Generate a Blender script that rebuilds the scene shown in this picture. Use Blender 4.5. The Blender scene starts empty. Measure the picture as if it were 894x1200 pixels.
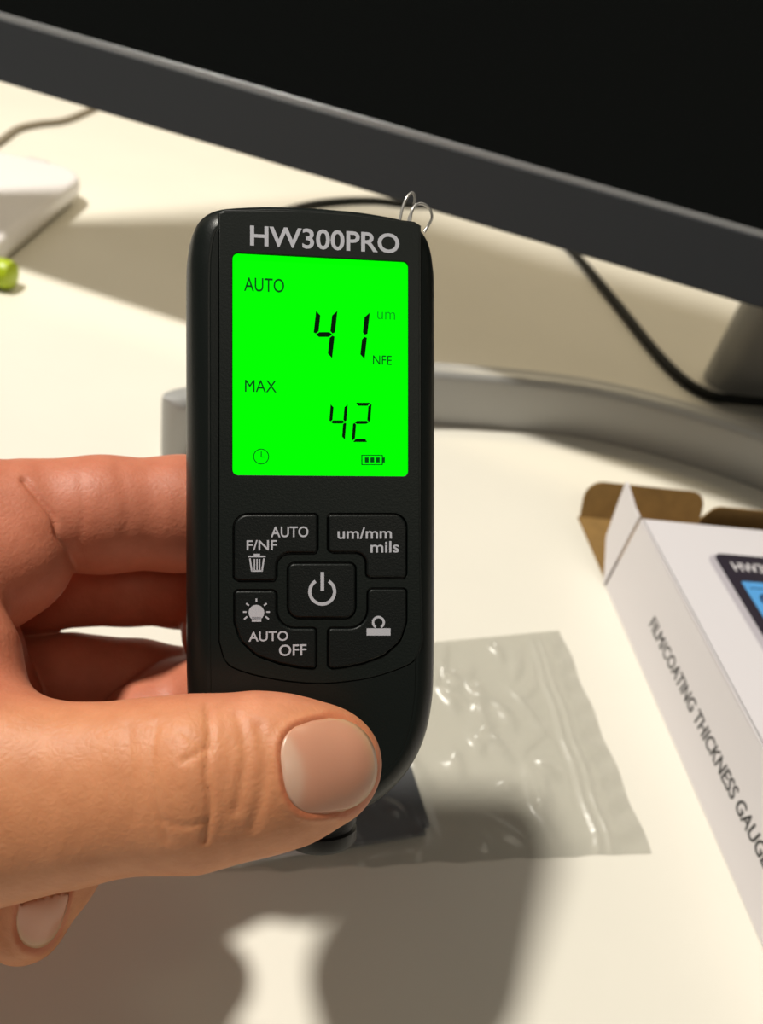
import bpy, bmesh, math
import numpy as np
from mathutils import Vector, Matrix
from mathutils.bvhtree import BVHTree

# ------------------------------------------------------------------ camera, world, lamps
C = bpy.context.scene.collection
SC = bpy.context.scene
MM = 0.001
FPX = 900.0
PITCH, ROLL, CAM_H = math.radians(38.3), math.radians(14.0), 210.0
_F = np.array([0, math.cos(PITCH), -math.sin(PITCH)])
_R0 = np.array([1.0, 0, 0]); _U0 = np.array([0, math.sin(PITCH), math.cos(PITCH)])
_R = math.cos(ROLL) * _R0 + math.sin(ROLL) * _U0
_U = -math.sin(ROLL) * _R0 + math.cos(ROLL) * _U0
_CAM = np.array([0, 0, CAM_H])


def sight(u, v):
    return _F + (u - 447) / FPX * _R - (v - 600) / FPX * _U


def on_desk(u, v, z=0.0):          # point of the photo taken onto a level z mm above the desk
    d = sight(u, v)
    return _CAM + d * ((z - CAM_H) / d[2])


def at(u, v, d):                   # point of the photo at a depth of d mm
    return _CAM + sight(u, v) * d


cd = bpy.data.cameras.new('camera')
cam = bpy.data.objects.new('camera', cd); C.objects.link(cam)
cam.matrix_world = Matrix(((_R[0], _U[0], -_F[0], 0), (_R[1], _U[1], -_F[1], 0), (_R[2], _U[2], -_F[2], CAM_H * MM), (0, 0, 0, 1)))
cd.sensor_fit = 'VERTICAL'; cd.sensor_height = 36; cd.lens = FPX / 1200 * 36
cd.clip_start = 0.005; cd.clip_end = 50
cd.dof.use_dof = True; cd.dof.focus_distance = 0.136; cd.dof.aperture_fstop = 18
SC.camera = cam

w = bpy.data.worlds.new('world'); SC.world = w; w.use_nodes = True
w.node_tree.nodes['Background'].inputs[0].default_value = (1.0, 0.93, 0.80, 1)
w.node_tree.nodes['Background'].inputs[1].default_value = 0.10


def lamp(name, loc, target, size, watts, col):
    l = bpy.data.lights.new(name, 'AREA'); l.shape = 'DISK'; l.size = size; l.energy = watts; l.color = col
    o = bpy.data.objects.new(name, l); C.objects.link(o)
    o.location = loc
    o.rotation_euler = (Vector(target) - Vector(loc)).to_track_quat('-Z', 'Y').to_euler()
    return o


lamp('ceiling_lamp', (-0.69, 0.315, 1.53), (0, 0.1, 0.1), 0.15, 32, (1.0, 0.95, 0.85))
lamp('ceiling_lamp', (0.55, -0.90, 1.60), (0, 0.25, 0), 0.50, 2.6, (1.0, 0.90, 0.74))
lamp('ceiling_lamp', (0.30, 1.00, 1.30), (0, 0.6, 0), 0.30, 5, (1.0, 0.84, 0.56))
SC.view_settings.view_transform = 'Standard'; SC.view_settings.look = 'None'
SC.view_settings.exposure = 0.0; SC.view_settings.gamma = 1.0

# ------------------------------------------------------------------ materials


def mat(name, col, rough=0.5, metal=0.0, bump=0.0, bscale=200.0, var=0.0, vscale=30.0, spec=0.5, emit=None, es=0.0, coat=0.0, detail=3.0):
    m = bpy.data.materials.new(name); m.use_nodes = True
    nt = m.node_tree; b = nt.nodes['Principled BSDF']
    b.inputs['Base Color'].default_value = (*col, 1); b.inputs['Roughness'].default_value = rough
    b.inputs['Metallic'].default_value = metal; b.inputs['Specular IOR Level'].default_value = spec
    b.inputs['Coat Weight'].default_value = coat
    if emit:
        b.inputs['Emission Color'].default_value = (*emit, 1); b.inputs['Emission Strength'].default_value = es
    tc = nt.nodes.new('ShaderNodeTexCoord')
    if var:
        n = nt.nodes.new('ShaderNodeTexNoise'); n.inputs['Scale'].default_value = vscale; n.inputs['Detail'].default_value = 5
        nt.links.new(tc.outputs['Object'], n.inputs['Vector'])
        r = nt.nodes.new('ShaderNodeValToRGB'); r.color_ramp.elements[0].position = .3; r.color_ramp.elements[1].position = .7
        r.color_ramp.elements[0].color = (*[c * (1 - var) for c in col], 1); r.color_ramp.elements[1].color = (*[min(1, c * (1 + var)) for c in col], 1)
        nt.links.new(n.outputs['Fac'], r.inputs[0]); nt.links.new(r.outputs[0], b.inputs['Base Color'])
    if bump:
        n = nt.nodes.new('ShaderNodeTexNoise'); n.inputs['Scale'].default_value = bscale; n.inputs['Detail'].default_value = detail
        nt.links.new(tc.outputs['Object'], n.inputs['Vector'])
        bp = nt.nodes.new('ShaderNodeBump'); bp.inputs['Strength'].default_value = bump; bp.inputs['Distance'].default_value = 0.0003
        nt.links.new(n.outputs['Fac'], bp.inputs['Height']); nt.links.new(bp.outputs[0], b.inputs['Normal'])
    return m


M = dict(
    desk=mat('desk_laminate', (0.79, 0.76, 0.675), 0.42, bump=0.06, bscale=350, var=0.02, vscale=12),
    wall=mat('wall_paint', (0.55, 0.50, 0.42), 0.9, bump=0.2, bscale=120),
    wood=mat('floor_wood', (0.25, 0.17, 0.10), 0.5, var=0.2, vscale=6),
    black=mat('black_plastic', (0.004, 0.0065, 0.0058), 0.36, spec=0.3, bump=0.10, bscale=2500),
    panel=mat('black_panel', (0.005, 0.008, 0.007), 0.42, spec=0.25, bump=0.16, bscale=2200),
    key=mat('key_plastic', (0.004, 0.006, 0.0058), 0.40, spec=0.28, bump=0.18, bscale=2600),
    gap=mat('dark_recess', (0.002, 0.002, 0.002), 0.8),
    rubber=mat('black_rubber', (0.006, 0.006, 0.006), 0.5),
    print=mat('grey_print', (0.50, 0.51, 0.57), 0.6),
    lcd=mat('lit_display', (0.0, 0.02, 0.0), 0.5, spec=0.03, emit=(0.0, 1.0, 0.0), es=1.05),
    ink=mat('display_segment', (0.0, 0.010, 0.002), 0.6, spec=0.05),
    ink2=mat('display_faint_segment', (0.0, 0.10, 0.01), 0.6, spec=0.05),
    ink3=mat('display_weak_segment', (0.0, 0.50, 0.01), 0.6, spec=0.05),
    bezel=mat('bezel_plastic', (0.017, 0.020, 0.025), 0.6, bump=0.25, bscale=1500),
    screen=mat('dark_screen', (0.002, 0.003, 0.003), 0.12, spec=0.45),
    trim=mat('silver_trim', (0.55, 0.56, 0.58), 0.35, metal=0.7),
    stand=mat('silver_stand', (0.40, 0.40, 0.39), 0.42, metal=0.25),
    cable=mat('black_cable', (0.006, 0.007, 0.006), 0.5, spec=.3),
    cord=mat('grey_cord', (0.28, 0.24, 0.18), 0.6),
    white=mat('white_gloss_plastic', (0.83, 0.81, 0.83), 0.22, coat=0.3),
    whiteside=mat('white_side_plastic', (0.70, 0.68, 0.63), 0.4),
    grey=mat('grey_plastic', (0.55, 0.56, 0.57), 0.45),
    lime=mat('lime_plastic', (0.42, 0.55, 0.01), 0.35), green=mat('green_plastic', (0.07, 0.33, 0.01), 0.35),
    card=mat('white_carton', (0.74, 0.71, 0.74), 0.36, bump=0.05, bscale=500),
    kraft=mat('brown_cardboard', (0.27, 0.155, 0.045), 0.85, bump=0.35, bscale=900, var=0.12, vscale=160),
    boxink=mat('black_print', (0.03, 0.03, 0.032), 0.6),
    boxdark=mat('dark_print', (0.028, 0.022, 0.034), 0.35),
    boxside=mat('pale_grey_print', (0.50, 0.47, 0.52), 0.4),
    boxblue=mat('blue_print', (0.10, 0.37, 0.78), 0.4), boxnavy=mat('navy_print', (0.02, 0.06, 0.16), 0.4),
    steel=mat('dark_steel', (0.15, 0.16, 0.185), 0.30, metal=0.7, var=0.1, vscale=60),
    alu=mat('bright_metal', (0.80, 0.76, 0.80), 0.35, metal=0.5),
    wire=mat('wire', (0.55, 0.54, 0.52), 0.25, metal=0.6),
)

# ------------------------------------------------------------------ helpers


def mesh_obj(name, verts, faces, m, parent=None, smooth=False, world=None, mats=None):
    me = bpy.data.meshes.new(name)
    me.from_pydata([tuple(float(c) for c in v) for v in verts], [], [tuple(int(i) for i in f) for f in faces])
    me.materials.append(m)
    me.validate(); me.update()
    bm = bmesh.new(); bm.from_mesh(me); bmesh.ops.recalc_face_normals(bm, faces=bm.faces); bm.to_mesh(me); bm.free()
    if smooth:
        me.polygons.foreach_set('use_smooth', [True] * len(me.polygons))
    o = bpy.data.objects.new(name, me); C.objects.link(o)
    if parent: o.parent = parent
    return o


def from_bm(name, bm, m, parent=None, smooth=False):
    me = bpy.data.meshes.new(name)
    bmesh.ops.recalc_face_normals(bm, faces=bm.faces)
    bm.to_mesh(me); bm.free(); me.materials.append(m)
    if smooth: me.polygons.foreach_set('use_smooth', [True] * len(me.polygons))
    o = bpy.data.objects.new(name, me); C.objects.link(o)
    if parent: o.parent = parent
    return o


def autosmooth(o, deg=35):
    me = o.data
    me.polygons.foreach_set('use_smooth', [True] * len(me.polygons))
    me.set_sharp_from_angle(angle=math.radians(deg))
    return o


def tag(o, label, cat, group=None):
    o['label'] = label; o['category'] = cat
    if group: o['group'] = group
    return o


def empty(name, mw=None):
    o = bpy.data.objects.new(name, None); C.objects.link(o); o.empty_display_size = 0.02
    if mw is not None: o.matrix_world = mw
    return o


def frame(o, x, y, z):             # a placement from an origin in mm and three axes
    return Matrix(((x[0], y[0], z[0], o[0] * MM), (x[1], y[1], z[1], o[1] * MM), (x[2], y[2], z[2], o[2] * MM), (0, 0, 0, 1)))


def box_bm(cx, cy, cz, sx, sy, sz, bev=0.0, seg=3):
    bm = bmesh.new(); bmesh.ops.create_cube(bm, size=1)
    for v in bm.verts: v.co = ((v.co.x * sx + cx) * MM, (v.co.y * sy + cy) * MM, (v.co.z * sz + cz) * MM)
    if bev: bmesh.ops.bevel(bm, geom=list(bm.edges), offset=bev * MM, segments=seg, affect='EDGES', profile=0.5)
    return bm


def rounded(pts):                  # pts: (x, y, radius) -> polyline with rounded corners
    out = []; n = len(pts)
    for i in range(n):
        p = np.array(pts[i][:2], float); r = pts[i][2]
        if r <= 0: out.append(p); continue
        a = np.array(pts[i - 1][:2], float) - p; b = np.array(pts[(i + 1) % n][:2], float) - p
        la, lb = np.linalg.norm(a), np.linalg.norm(b); a /= la; b /= lb
        th = math.acos(max(-1, min(1, float(a @ b))))
        if th > math.pi - 0.02: out.append(p); continue
        d = min(r / math.tan(th / 2), 0.49 * la, 0.49 * lb); r = d * math.tan(th / 2)
        bis = (a + b) / np.linalg.norm(a + b); c = p + bis * r / math.sin(th / 2)
        s = p + a * d; e = p + b * d
        a0 = math.atan2(*(s - c)[::-1]); a1 = math.atan2(*(e - c)[::-1])
        da = (a1 - a0 + math.pi) % (2 * math.pi) - math.pi
        k = max(3, int(abs(da) / 0.22) + 1)
        for j in range(k + 1):
            t = a0 + da * j / k; out.append(c + r * np.array([math.cos(t), math.sin(t)]))
    return out


def plate(name, loops, z0, z1, bev, m, parent):   # flat solid cut from closed outlines (inner ones are holes), mm
    cu = bpy.data.curves.new(name, 'CURVE'); cu.dimensions = '2D'; cu.fill_mode = 'BOTH'
    for lp in loops:
        s = cu.splines.new('POLY'); s.points.add(len(lp) - 1); s.use_cyclic_u = True
        for p, q in zip(s.points, lp): p.co = (q[0] * MM, q[1] * MM, 0, 1)
    h = (z1 - z0) / 2
    cu.extrude = max(1e-7, (h - bev) * MM); cu.bevel_depth = bev * MM; cu.bevel_resolution = 2; cu.offset = -bev * MM
    t = bpy.data.objects.new('tmp', cu); C.objects.link(t)
    me = bpy.data.meshes.new_from_object(t.evaluated_get(bpy.context.evaluated_depsgraph_get()))
    bpy.data.objects.remove(t)
    me.name = name
    me.transform(Matrix.Translation((0, 0, (z0 + z1) / 2 * MM)))
    me.materials.clear(); me.materials.append(m)
    o = bpy.data.objects.new(name, me); C.objects.link(o); o.parent = parent
    return autosmooth(o, 40)


def text(name, body, x0, x1, y0, y1, z, m, parent, bold=0.0, depth=0.04, shear=0.0, mw=None):
    cu = bpy.data.curves.new(name, 'FONT'); cu.body = body; cu.size = 1; cu.offset = bold; cu.shear = shear; cu.resolution_u = 4
    t = bpy.data.objects.new('tmp', cu); C.objects.link(t)
    me = bpy.data.meshes.new_from_object(t.evaluated_get(bpy.context.evaluated_depsgraph_get()))
    bpy.data.objects.remove(t); me.name = name
    co = np.array([v.co[:] for v in me.vertices]); lo, hi = co.min(0), co.max(0)
    for v in me.vertices:
        v.co = ((x0 + (v.co.x - lo[0]) / (hi[0] - lo[0]) * (x1 - x0)) * MM, (y0 + (v.co.y - lo[1]) / (hi[1] - lo[1]) * (y1 - y0)) * MM, z * MM)
    me.materials.clear(); me.materials.append(m)
    bm = bmesh.new(); bm.from_mesh(me)          # printed film with a little thickness
    r = bmesh.ops.extrude_face_region(bm, geom=list(bm.faces))
    bmesh.ops.translate(bm, vec=(0, 0, depth * MM), verts=[g for g in r['geom'] if isinstance(g, bmesh.types.BMVert)])
    bmesh.ops.recalc_face_normals(bm, faces=bm.faces); bm.to_mesh(me); bm.free()
    me.polygons.foreach_set('use_smooth', [False] * len(me.polygons))
    o = bpy.data.objects.new(name, me); C.objects.link(o)
    if parent: o.parent = parent
    if mw is not None: o.matrix_world = mw
    return o


def spline(pts, n):                # Catmull-Rom through points
    P = np.array(pts, float); P = np.vstack([2 * P[0] - P[1], P, 2 * P[-1] - P[-2]]); out = []
    for i in range(1, len(P) - 2):
        for j in range(n):
            t = j / n; a, b, c, d = P[i - 1:i + 3]
            out.append(.5 * (2 * b + (c - a) * t + (2 * a - 5 * b + 4 * c - d) * t * t + (3 * b - 3 * c + d - a) * t ** 3))
    out.append(P[-2]); return np.array(out)


def sweep(name, path, section, m, parent=None, ends=None):   # section: (side, up) mm swept along a path, up = world z mostly
    path = np.array(path, float); n = len(path); k = len(section); V = []; Fc = []
    T = np.gradient(path, axis=0); T /= np.linalg.norm(T, axis=1)[:, None]
    up = np.array([0, 0, 1.0])
    if abs(T[0] @ up) > .9: up = np.array([0, 1.0, 0])
    prev = None
    for i in range(n):
        s = np.cross(T[i], up if prev is None else prev); s /= np.linalg.norm(s); q = np.cross(s, T[i]); prev = q
        k_ = 1.0
        if ends: k_ = math.sqrt(max(.02, 1 - max(0, 1 - min(np.linalg.norm(path[i] - path[0]), np.linalg.norm(path[i] - path[-1])) / ends) ** 2))
        for a, b in section: V.append((path[i] + s * a * k_ + q * b) * MM)
    for i in range(n - 1):
        for j in range(k): Fc.append((i * k + j, i * k + (j + 1) % k, (i + 1) * k + (j + 1) % k, (i + 1) * k + j))
    Fc.append(tuple(range(k))[::-1]); Fc.append(tuple((n - 1) * k + j for j in range(k)))
    return autosmooth(mesh_obj(name, V, Fc, m, parent), 50)


def circ(r, k=14): return [(r * math.cos(2 * math.pi * j / k), r * math.sin(2 * math.pi * j / k)) for j in range(k)]


def loft(name, rings, m, parent=None, cap=True):
    k = len(rings[0]); V = [np.array(p) * MM for r in rings for p in r]; Fc = []
    for i in range(len(rings) - 1):
        for j in range(k): Fc.append((i * k + j, i * k + (j + 1) % k, (i + 1) * k + (j + 1) % k, (i + 1) * k + j))
    if cap:
        Fc.append(tuple(range(k))); Fc.append(tuple((len(rings) - 1) * k + j for j in range(k)))
    return autosmooth(mesh_obj(name, V, Fc, m, parent), 40)


def inset(poly, d):
    P = np.array(poly); T = np.roll(P, -1, 0) - np.roll(P, 1, 0); T /= np.linalg.norm(T, axis=1)[:, None]
    N = np.stack([-T[:, 1], T[:, 0]], 1)
    A = .5 * np.sum(P[:, 0] * np.roll(P[:, 1], -1) - np.roll(P[:, 0], -1) * P[:, 1])
    return P + N * d * (1 if A > 0 else -1)


# ------------------------------------------------------------------ setting: wall, floor, desk
o = from_bm('wall_back', box_bm(0, 1150, 600, 3600, 60, 2700), M['wall']); o['kind'] = 'structure'
o = from_bm('floor', box_bm(0, -200, -760, 3600, 2700, 20), M['wood']); o['kind'] = 'structure'
desk = empty('desk', Matrix.Translation((0, 0, -0.75)))
tag(desk, 'cream white laminate desk that everything stands on', 'desk')
d = from_bm('tabletop', box_bm(0, 420, 737, 1900, 1360, 26, 2, 2), M['desk'], desk)
for sx in (-880, 880):
    for sy in (-180, 1020):
        from_bm('leg', box_bm(sx, sy, 362, 60, 60, 724, 2, 2), M['bezel'], desk)

# ------------------------------------------------------------------ monitor
wr = np.array([.989, -.146, 0]); wr /= np.linalg.norm(wr)
fr = np.array([-wr[1], wr[0], 0])          # away from the viewer
TILT = math.radians(12)
n_out = -fr * math.cos(TILT) + np.array([0, 0, 1]) * math.sin(TILT)
up_m = np.cross(n_out, wr)
P0 = sight(447, 229); P0 = _CAM + P0 * (365 / P0[1])
mon = empty('monitor', frame(P0, wr, up_m, n_out))
tag(mon, 'large dark grey monitor with black switched-off screen on a silver stand', 'monitor')


def mon_uv(u, v):
    d = sight(u, v); t = ((P0 - _CAM) @ n_out) / (d @ n_out); q = _CAM + d * t - P0
    return q @ wr, q @ up_m


ch = mon_uv(447, 150)[1]                   # chin height
MW, MH = 300, 520
outer = rounded([(-MW, 0, 2), (MW, 0, 2), (MW, MH, 2), (-MW, MH, 2)])
inner = rounded([(-MW + 12, ch, .5), (MW - 12, ch, .5), (MW - 12, MH - 12, .5), (-MW + 12, MH - 12, .5)])
plate('bezel', [outer, inner], -18, 0, 0.8, M['bezel'], mon)
plate('silver_strip', [inner, [(x * (MW - 14.6) / (MW - 12), ch + 2.4 + (y - ch) * (MH - 16.8 - ch) / (MH - 12 - ch)) for x, y in inner]], -6, -0.6, 0.2, M['trim'], mon)
plate('screen', [rounded([(-MW + 10, ch - 1, 0), (MW - 10, ch - 1, 0), (MW - 10, MH - 10, 0), (-MW + 10, MH - 10, 0)])], -8, -3, 0.1, M['screen'], mon)
back = [[(x * s, MH / 2 + (y - MH / 2) * s, z) for x, y in outer] for s, z in ((.998, -16), (.99, -24), (.93, -34), (.7, -46))]
loft('back_shell', back, M['bezel'], mon)


def in_mon(o):                             # a part given in desk coordinates, kept where it is under the monitor
    o.parent = mon; o.matrix_parent_inverse = mon.matrix_world.inverted(); return o


base_path = spline([(-100, 266.5, 0), (-98, 268.6, 0), (-95, 271.7, 0), (-92, 275, 0), (-72, 296, 0), (-30, 331, 0), (21, 358, 0), (106, 380, 0), (198, 371, 0), (262, 338, 0), (300, 296, 0)], 10)
sec = [(x, z + 16) for x, z in rounded([(-7, -16, 1), (7, -16, 1), (7, 16, 5), (-7, 16, 5)])]
BASE_H = 31.0
sec = [(x, z / 32 * BASE_H) for x, z in sec]
in_mon(sweep('stand_base', base_path, sec, M['stand'], ends=9))
col = rounded([(-42, -17, 15), (42, -17, 15), (42, 17, 15), (-42, 17, 15)])
in_mon(loft('stand_column', [[(x * s + 231, y * s + 493, z) for x, y in col] for z, s in ((0, 1), (120, 1), (300, .95))], M['stand']))
in_mon(from_bm('stand_foot', box_bm(250, 425, 1.6, 44, 90, 3, 1), M['stand']))
in_mon(from_bm('stand_arm', box_bm(231, 445, 265, 60, 90, 40, 6), M['stand']))

# ------------------------------------------------------------------ cables


def cable(name, pts, r, m, label, n=10):
    o = sweep(name, spline(pts, n), circ(r), m)
    return tag(o, label, 'cable')


def desk_pts(lst, r): return [on_desk(u, v, r) for u, v in lst]


cable('power_cable', desk_pts([(560, 232), (630, 262), (672, 296), (720, 352), (765, 408), (800, 444), (832, 463)], 3.4) + [np.array(q) for q in ((200.0, 459.5, 4.5), (222, 461, 7), (246, 463, 7.5), (272, 466, 7), (310, 476, 4))], 3.2, M['cable'],
      'thick black cable hanging in a curve below the monitor by its stand')
cable('signal_cable', desk_pts([(300, 262), (350, 243), (395, 236), (440, 235), (480, 239), (540, 238), (600, 225)], 3.2), 3.0, M['cable'],
      'thin black cable lying behind the top of the black gauge')
cable('grey_cord', desk_pts([(-90, 205), (-40, 190), (0, 165), (20, 151), (45, 145), (75, 141), (105, 129), (150, 108), (220, 90)], 2.6), 2.4, M['cord'],
      'thin greyish brown cord behind the white plastic case')

# ------------------------------------------------------------------ white case and lime pen, upper left
CZ = 4.0                                   # underside height: it lies propped on the pen
pa = on_desk(100, 212, CZ + 14); pb = on_desk(0, 292, CZ + 14); pc = on_desk(18, 176, CZ + 14)
ey = pa - pb; ey /= np.linalg.norm(ey); ex = np.array([-ey[1], ey[0], 0])   # ex to the left
case = empty('plastic_case', frame([pa[0], pa[1], CZ], -ex, ey, (0, 0, 1)))
tag(case, 'white rounded plastic case tilted on the desk at the upper left', 'case')
ol = rounded([(-150, -260, 22), (-4, -260, 22), (-4, 20, 24), (-150, 20, 24)])
loft('top_shell', [[(*q, z) for q in inset(ol, i)] for z, i in ((6, 0.2), (11, 0), (13, 0.5), (14.3, 1.5), (14.9, 3), (15, 4.5), (15, 6))], M['white'], case)
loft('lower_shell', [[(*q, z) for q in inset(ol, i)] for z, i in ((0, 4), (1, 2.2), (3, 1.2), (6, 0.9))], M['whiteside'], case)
from_bm('cable_plug', box_bm(-42, 14, 9, 16, 26, 9, 2), M['grey'], case)['label'] = 'grey plug on the far side of the white case'
for s in (-60, -200):
    from_bm('foot', box_bm(-75, s, -CZ / 2 + .3, 60, 20, CZ - .4, .8), M['grey'], case)
pe = on_desk(1, 320, 8)
pen = empty('highlighter', frame([pe[0], pe[1], 8.2], (1, 0, 0), (0, 1, 0), (0, 0, 1)))
tag(pen, 'lime green rounded pen end with darker green band under white case', 'pen')
kk = circ(8, 20)
pl = loft('barrel', [[(x, a * s, b * s) for a, b in kk] for x, s in ((-90, .9), (-88, 1), (-9, 1), (-8, .93), (-2, .93))], M['green'], pen)
pl = loft('cap', [[(x, a * s, b * s) for a, b in kk] for x, s in ((-2, .93), (-1, 1), (4, 1), (6.5, .9), (7.5, .6))], M['lime'], pen)

# ------------------------------------------------------------------ carton on the right
A = on_desk(709, 687); B = on_desk(894, 1112)
bl = B - A; bl /= np.linalg.norm(bl); bw = np.array([-bl[1], bl[0], 0])      # length toward the viewer, width to the right
if bw[0] < 0: bw = -bw
BL, BW, BH, TH = 205, 84, 38.5, 1.2
carton = empty('carton', frame(A, bw, -bl, (0, 0, 1)))
tag(carton, 'white cardboard product carton lying on the desk with its far end open', 'box')


def slab(name, cx, cy, cz, sx, sy, sz, m=None, bev=.35): return from_bm(name, box_bm(cx, cy, cz, sx, sy, sz, bev, 2), m or M['card'], carton)


slab('side_panel', TH / 2, -BL / 2, BH / 2, TH, BL, BH)
slab('side_panel', BW - TH / 2, -BL / 2, BH / 2, TH, BL, BH)
slab('top_panel', BW / 2, -BL / 2, BH - TH / 2, BW, BL, TH, bev=.45)
slab('bottom_panel', BW / 2, -BL / 2, TH / 2 + .05, BW - 2 * TH, BL, TH, M['kraft'])
slab('end_panel', BW / 2, -BL + TH / 2, BH / 2, BW - 2 * TH, TH, BH - 2 * TH)
slab('inner_liner', BW / 2, -2.2, BH / 2, BW - 2 * TH, 1, BH - 2 * TH, M['kraft'])['label'] = 'brown inner card'


def sheet(name, outline, org, ax, ay, th, m, m2=None):   # flat card flap from an outline in its own plane
    ax = np.array(ax, float); ax /= np.linalg.norm(ax); ay = np.array(ay, float); ay -= ax * (ay @ ax); ay /= np.linalg.norm(ay)
    az = np.cross(ax, ay); k = len(outline)
    V = [(np.array(org) + ax * x + ay * y + az * z) * MM for z in (0, th) for x, y in outline]
    Fc = [tuple(range(k))[::-1], tuple(range(k, 2 * k))] + [(j, (j + 1) % k, k + (j + 1) % k, k + j) for j in range(k)]
    o = mesh_obj(name, V, Fc, m, carton)
    if m2:
        o.data.materials.append(m2); o.data.polygons[0].material_index = 1
    return o


FL = 45.0                                   # lid flap hinged on the bottom edge, lying open on the desk
lid = sheet('lid_flap', [(0, 0), (BW - 2, 0), (BW - 2, FL), (0, FL)], (1, 0.2, 0.3), (1, 0, 0), (0, 1, 0), .9, M['kraft'])
tuck = sheet('tuck_flap', rounded([(1, 0, 0), (BW - 21, 0, 0), (BW - 21, 18, 7), (1, 18, 13)]), (1, FL + .5, .4), (1, 0, 0), (0, .45, .9), .9, M['kraft'])
dust = sheet('dust_flap', rounded([(0, 0, 0), (BH, 0, 0), (BH - .5, 7, 2), (BH + 1, 23, 1), (13, 17, 4)]), (0, 0.6, 0.3), (0, 0, 1), (0.10, 1, 0.0), .7, M['card'])
sheet('dust_flap', rounded([(0, 0, 0), (BH, 0, 0), (BH - 3, 20, 4), (6, 20, 4)]), (BW, 0.6, 0.3), (0, 0, 1), (.25, 1, 0), .7, M['kraft'])


sheet('inner_flap', rounded([(0, 0, 0), (52, 0, 0), (52, BH + 4.5, 2), (4, BH + 4.5, 5), (0, BH - 2, 2)]), (30, 3.5, .3), (1, 0, 0), (0, .08, 1), .7, M['kraft'])


def top_uv(u, v): q = on_desk(u, v, BH) - A; return float(q @ bw), float(q @ -bl)


def side_uv(u, v):                           # on the carton's left side: (along the length, height)
    d = sight(u, v); t = ((A - _CAM) @ bw) / (d @ bw); q = _CAM + d * t - A; return float(q @ bl), float(q[2])


sx0, sh1 = side_uv(764, 727); sx1, _ = side_uv(894, 990)
_, hA = side_uv(768, 724); _, hB = side_uv(757, 737)
per = (sx1 - sx0) / 24.3
tx = text('side_print', 'FILM/COATING THICKNESS GAUGE', sx0, sx0 + (sx1 - sx0) * 1.055, min(hA, hB) + 2.4, min(hA, hB) + 7.7, 0.02, M['boxink'], None, bold=.0)
bm = bmesh.new(); bm.from_mesh(tx.data)       # heavier strokes
for dx, dy in ((.32, 0), (.16, .2)):
    g_ = bmesh.ops.duplicate(bm, geom=[f for f in bm.faces if f.index >= 0 and f.tag is False][:len(tx.data.polygons)])
    bmesh.ops.translate(bm, vec=(dx * MM, dy * MM, dx * .02 * MM), verts=[q for q in g_['geom'] if isinstance(q, bmesh.types.BMVert)])
bm.to_mesh(tx.data); bm.free()
tx.parent = carton
tx.matrix_local = Matrix(((0, 0, -1, 0), (-1, 0, 0, 0), (0, 1, 0, 0), (0, 0, 0, 1)))
# printed picture of a gauge on the lid
q0 = top_uv(836, 648); qx = 45.0
px, py = q0
px -= 3.6
dark = rounded([(px + 3, py, 4), (px + qx + 3, py, 4), (px + qx + 3, py - 104, 14), (px + 3, py - 104, 14)])
plate('printed_gauge_side', [rounded([(px - .5, py - .8, 5), (px + 12, py - .8, 2), (px + 12, py - 106, 8), (px - .5, py - 106, 8)])], BH, BH + .03, .005, M['boxside'], carton)
plate('printed_gauge', [dark], BH + .03, BH + .06, .005, M['boxdark'], carton)
plate('printed_display', [rounded([(px + 8, py - 15, .8), (px + 40, py - 15, .8), (px + 40, py - 55, .8), (px + 8, py - 55, .8)])], BH + .06, BH + .09, .005, M['boxblue'], carton)
text('printed_name', 'HW300PRO', px + 8.5, px + 40, py - 9.5, py - 4.5, BH + .07, M['card'], carton, bold=.012, depth=.02)
text('printed_digits', '888', px + 11, px + 33, py - 33, py - 21, BH + .10, M['boxnavy'], carton, depth=.02)
plate('printed_line', [[(px + 10, py - 18.6), (px + 38, py - 18.6), (px + 38, py - 18), (px + 10, py - 18)]], BH + .09, BH + .11, .002, M['boxnavy'], carton)

# ------------------------------------------------------------------ gauge
YAW = math.radians(9.0)
GO = at(370, 600, 141.0)
gx = math.cos(YAW) * _R + math.sin(YAW) * _F
gy = _U.copy()
gz = np.cross(gx, gy)
G = empty('thickness_gauge', frame(GO, gx, gy, gz))
tag(G, 'black handheld coating thickness gauge with lit green display held in the hand', 'gauge')


def face(u, v, z=0.0):
    d = sight(u, v); o_ = GO + gz * z
    q = _CAM + d * (((o_ - _CAM) @ gz) / (d @ gz)) - GO
    return float(q @ gx), float(q @ gy)


def keypt(x, y): return face(200 + x / 2.609, 560 + y / 2.609)


half = [(0, 57.6), (8, 57.4), (15, 56.7), (18.5, 55.9), (21, 54.2), (22.6, 51.5), (23.4, 47.5), (23.7, 42), (23.7, 20), (23.7, 0), (23.7, -18), (23.6, -30), (23.3, -36), (22.2, -42), (20.2, -47), (17, -51.5), (12.5, -55.3), (7, -57.8), (3, -58.6)]
h3 = spline([(x, y, 0) for x, y in half], 4)[:, :2]
outl = [tuple(p) for p in h3] + [(-x, y) for x, y in h3[::-1][:-1]]
outl = [(x - .1, y) for x, y in outl]
prof = [(-0.7, 5.0), (0.15, 4.95), (0.28, 4.7), (0.2, 4.2), (-0.35, 3.0), (-1.5, 1.6), (-3.2, .65), (-5.5, .15), (-8, 0), (-13, 0), (-15.5, .4), (-18, 1.7), (-19.6, 3.6), (-20.2, 6)]
loft('housing', [[(*q, z) for q in inset(outl, i)] for z, i in prof], M['black'], G)

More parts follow.
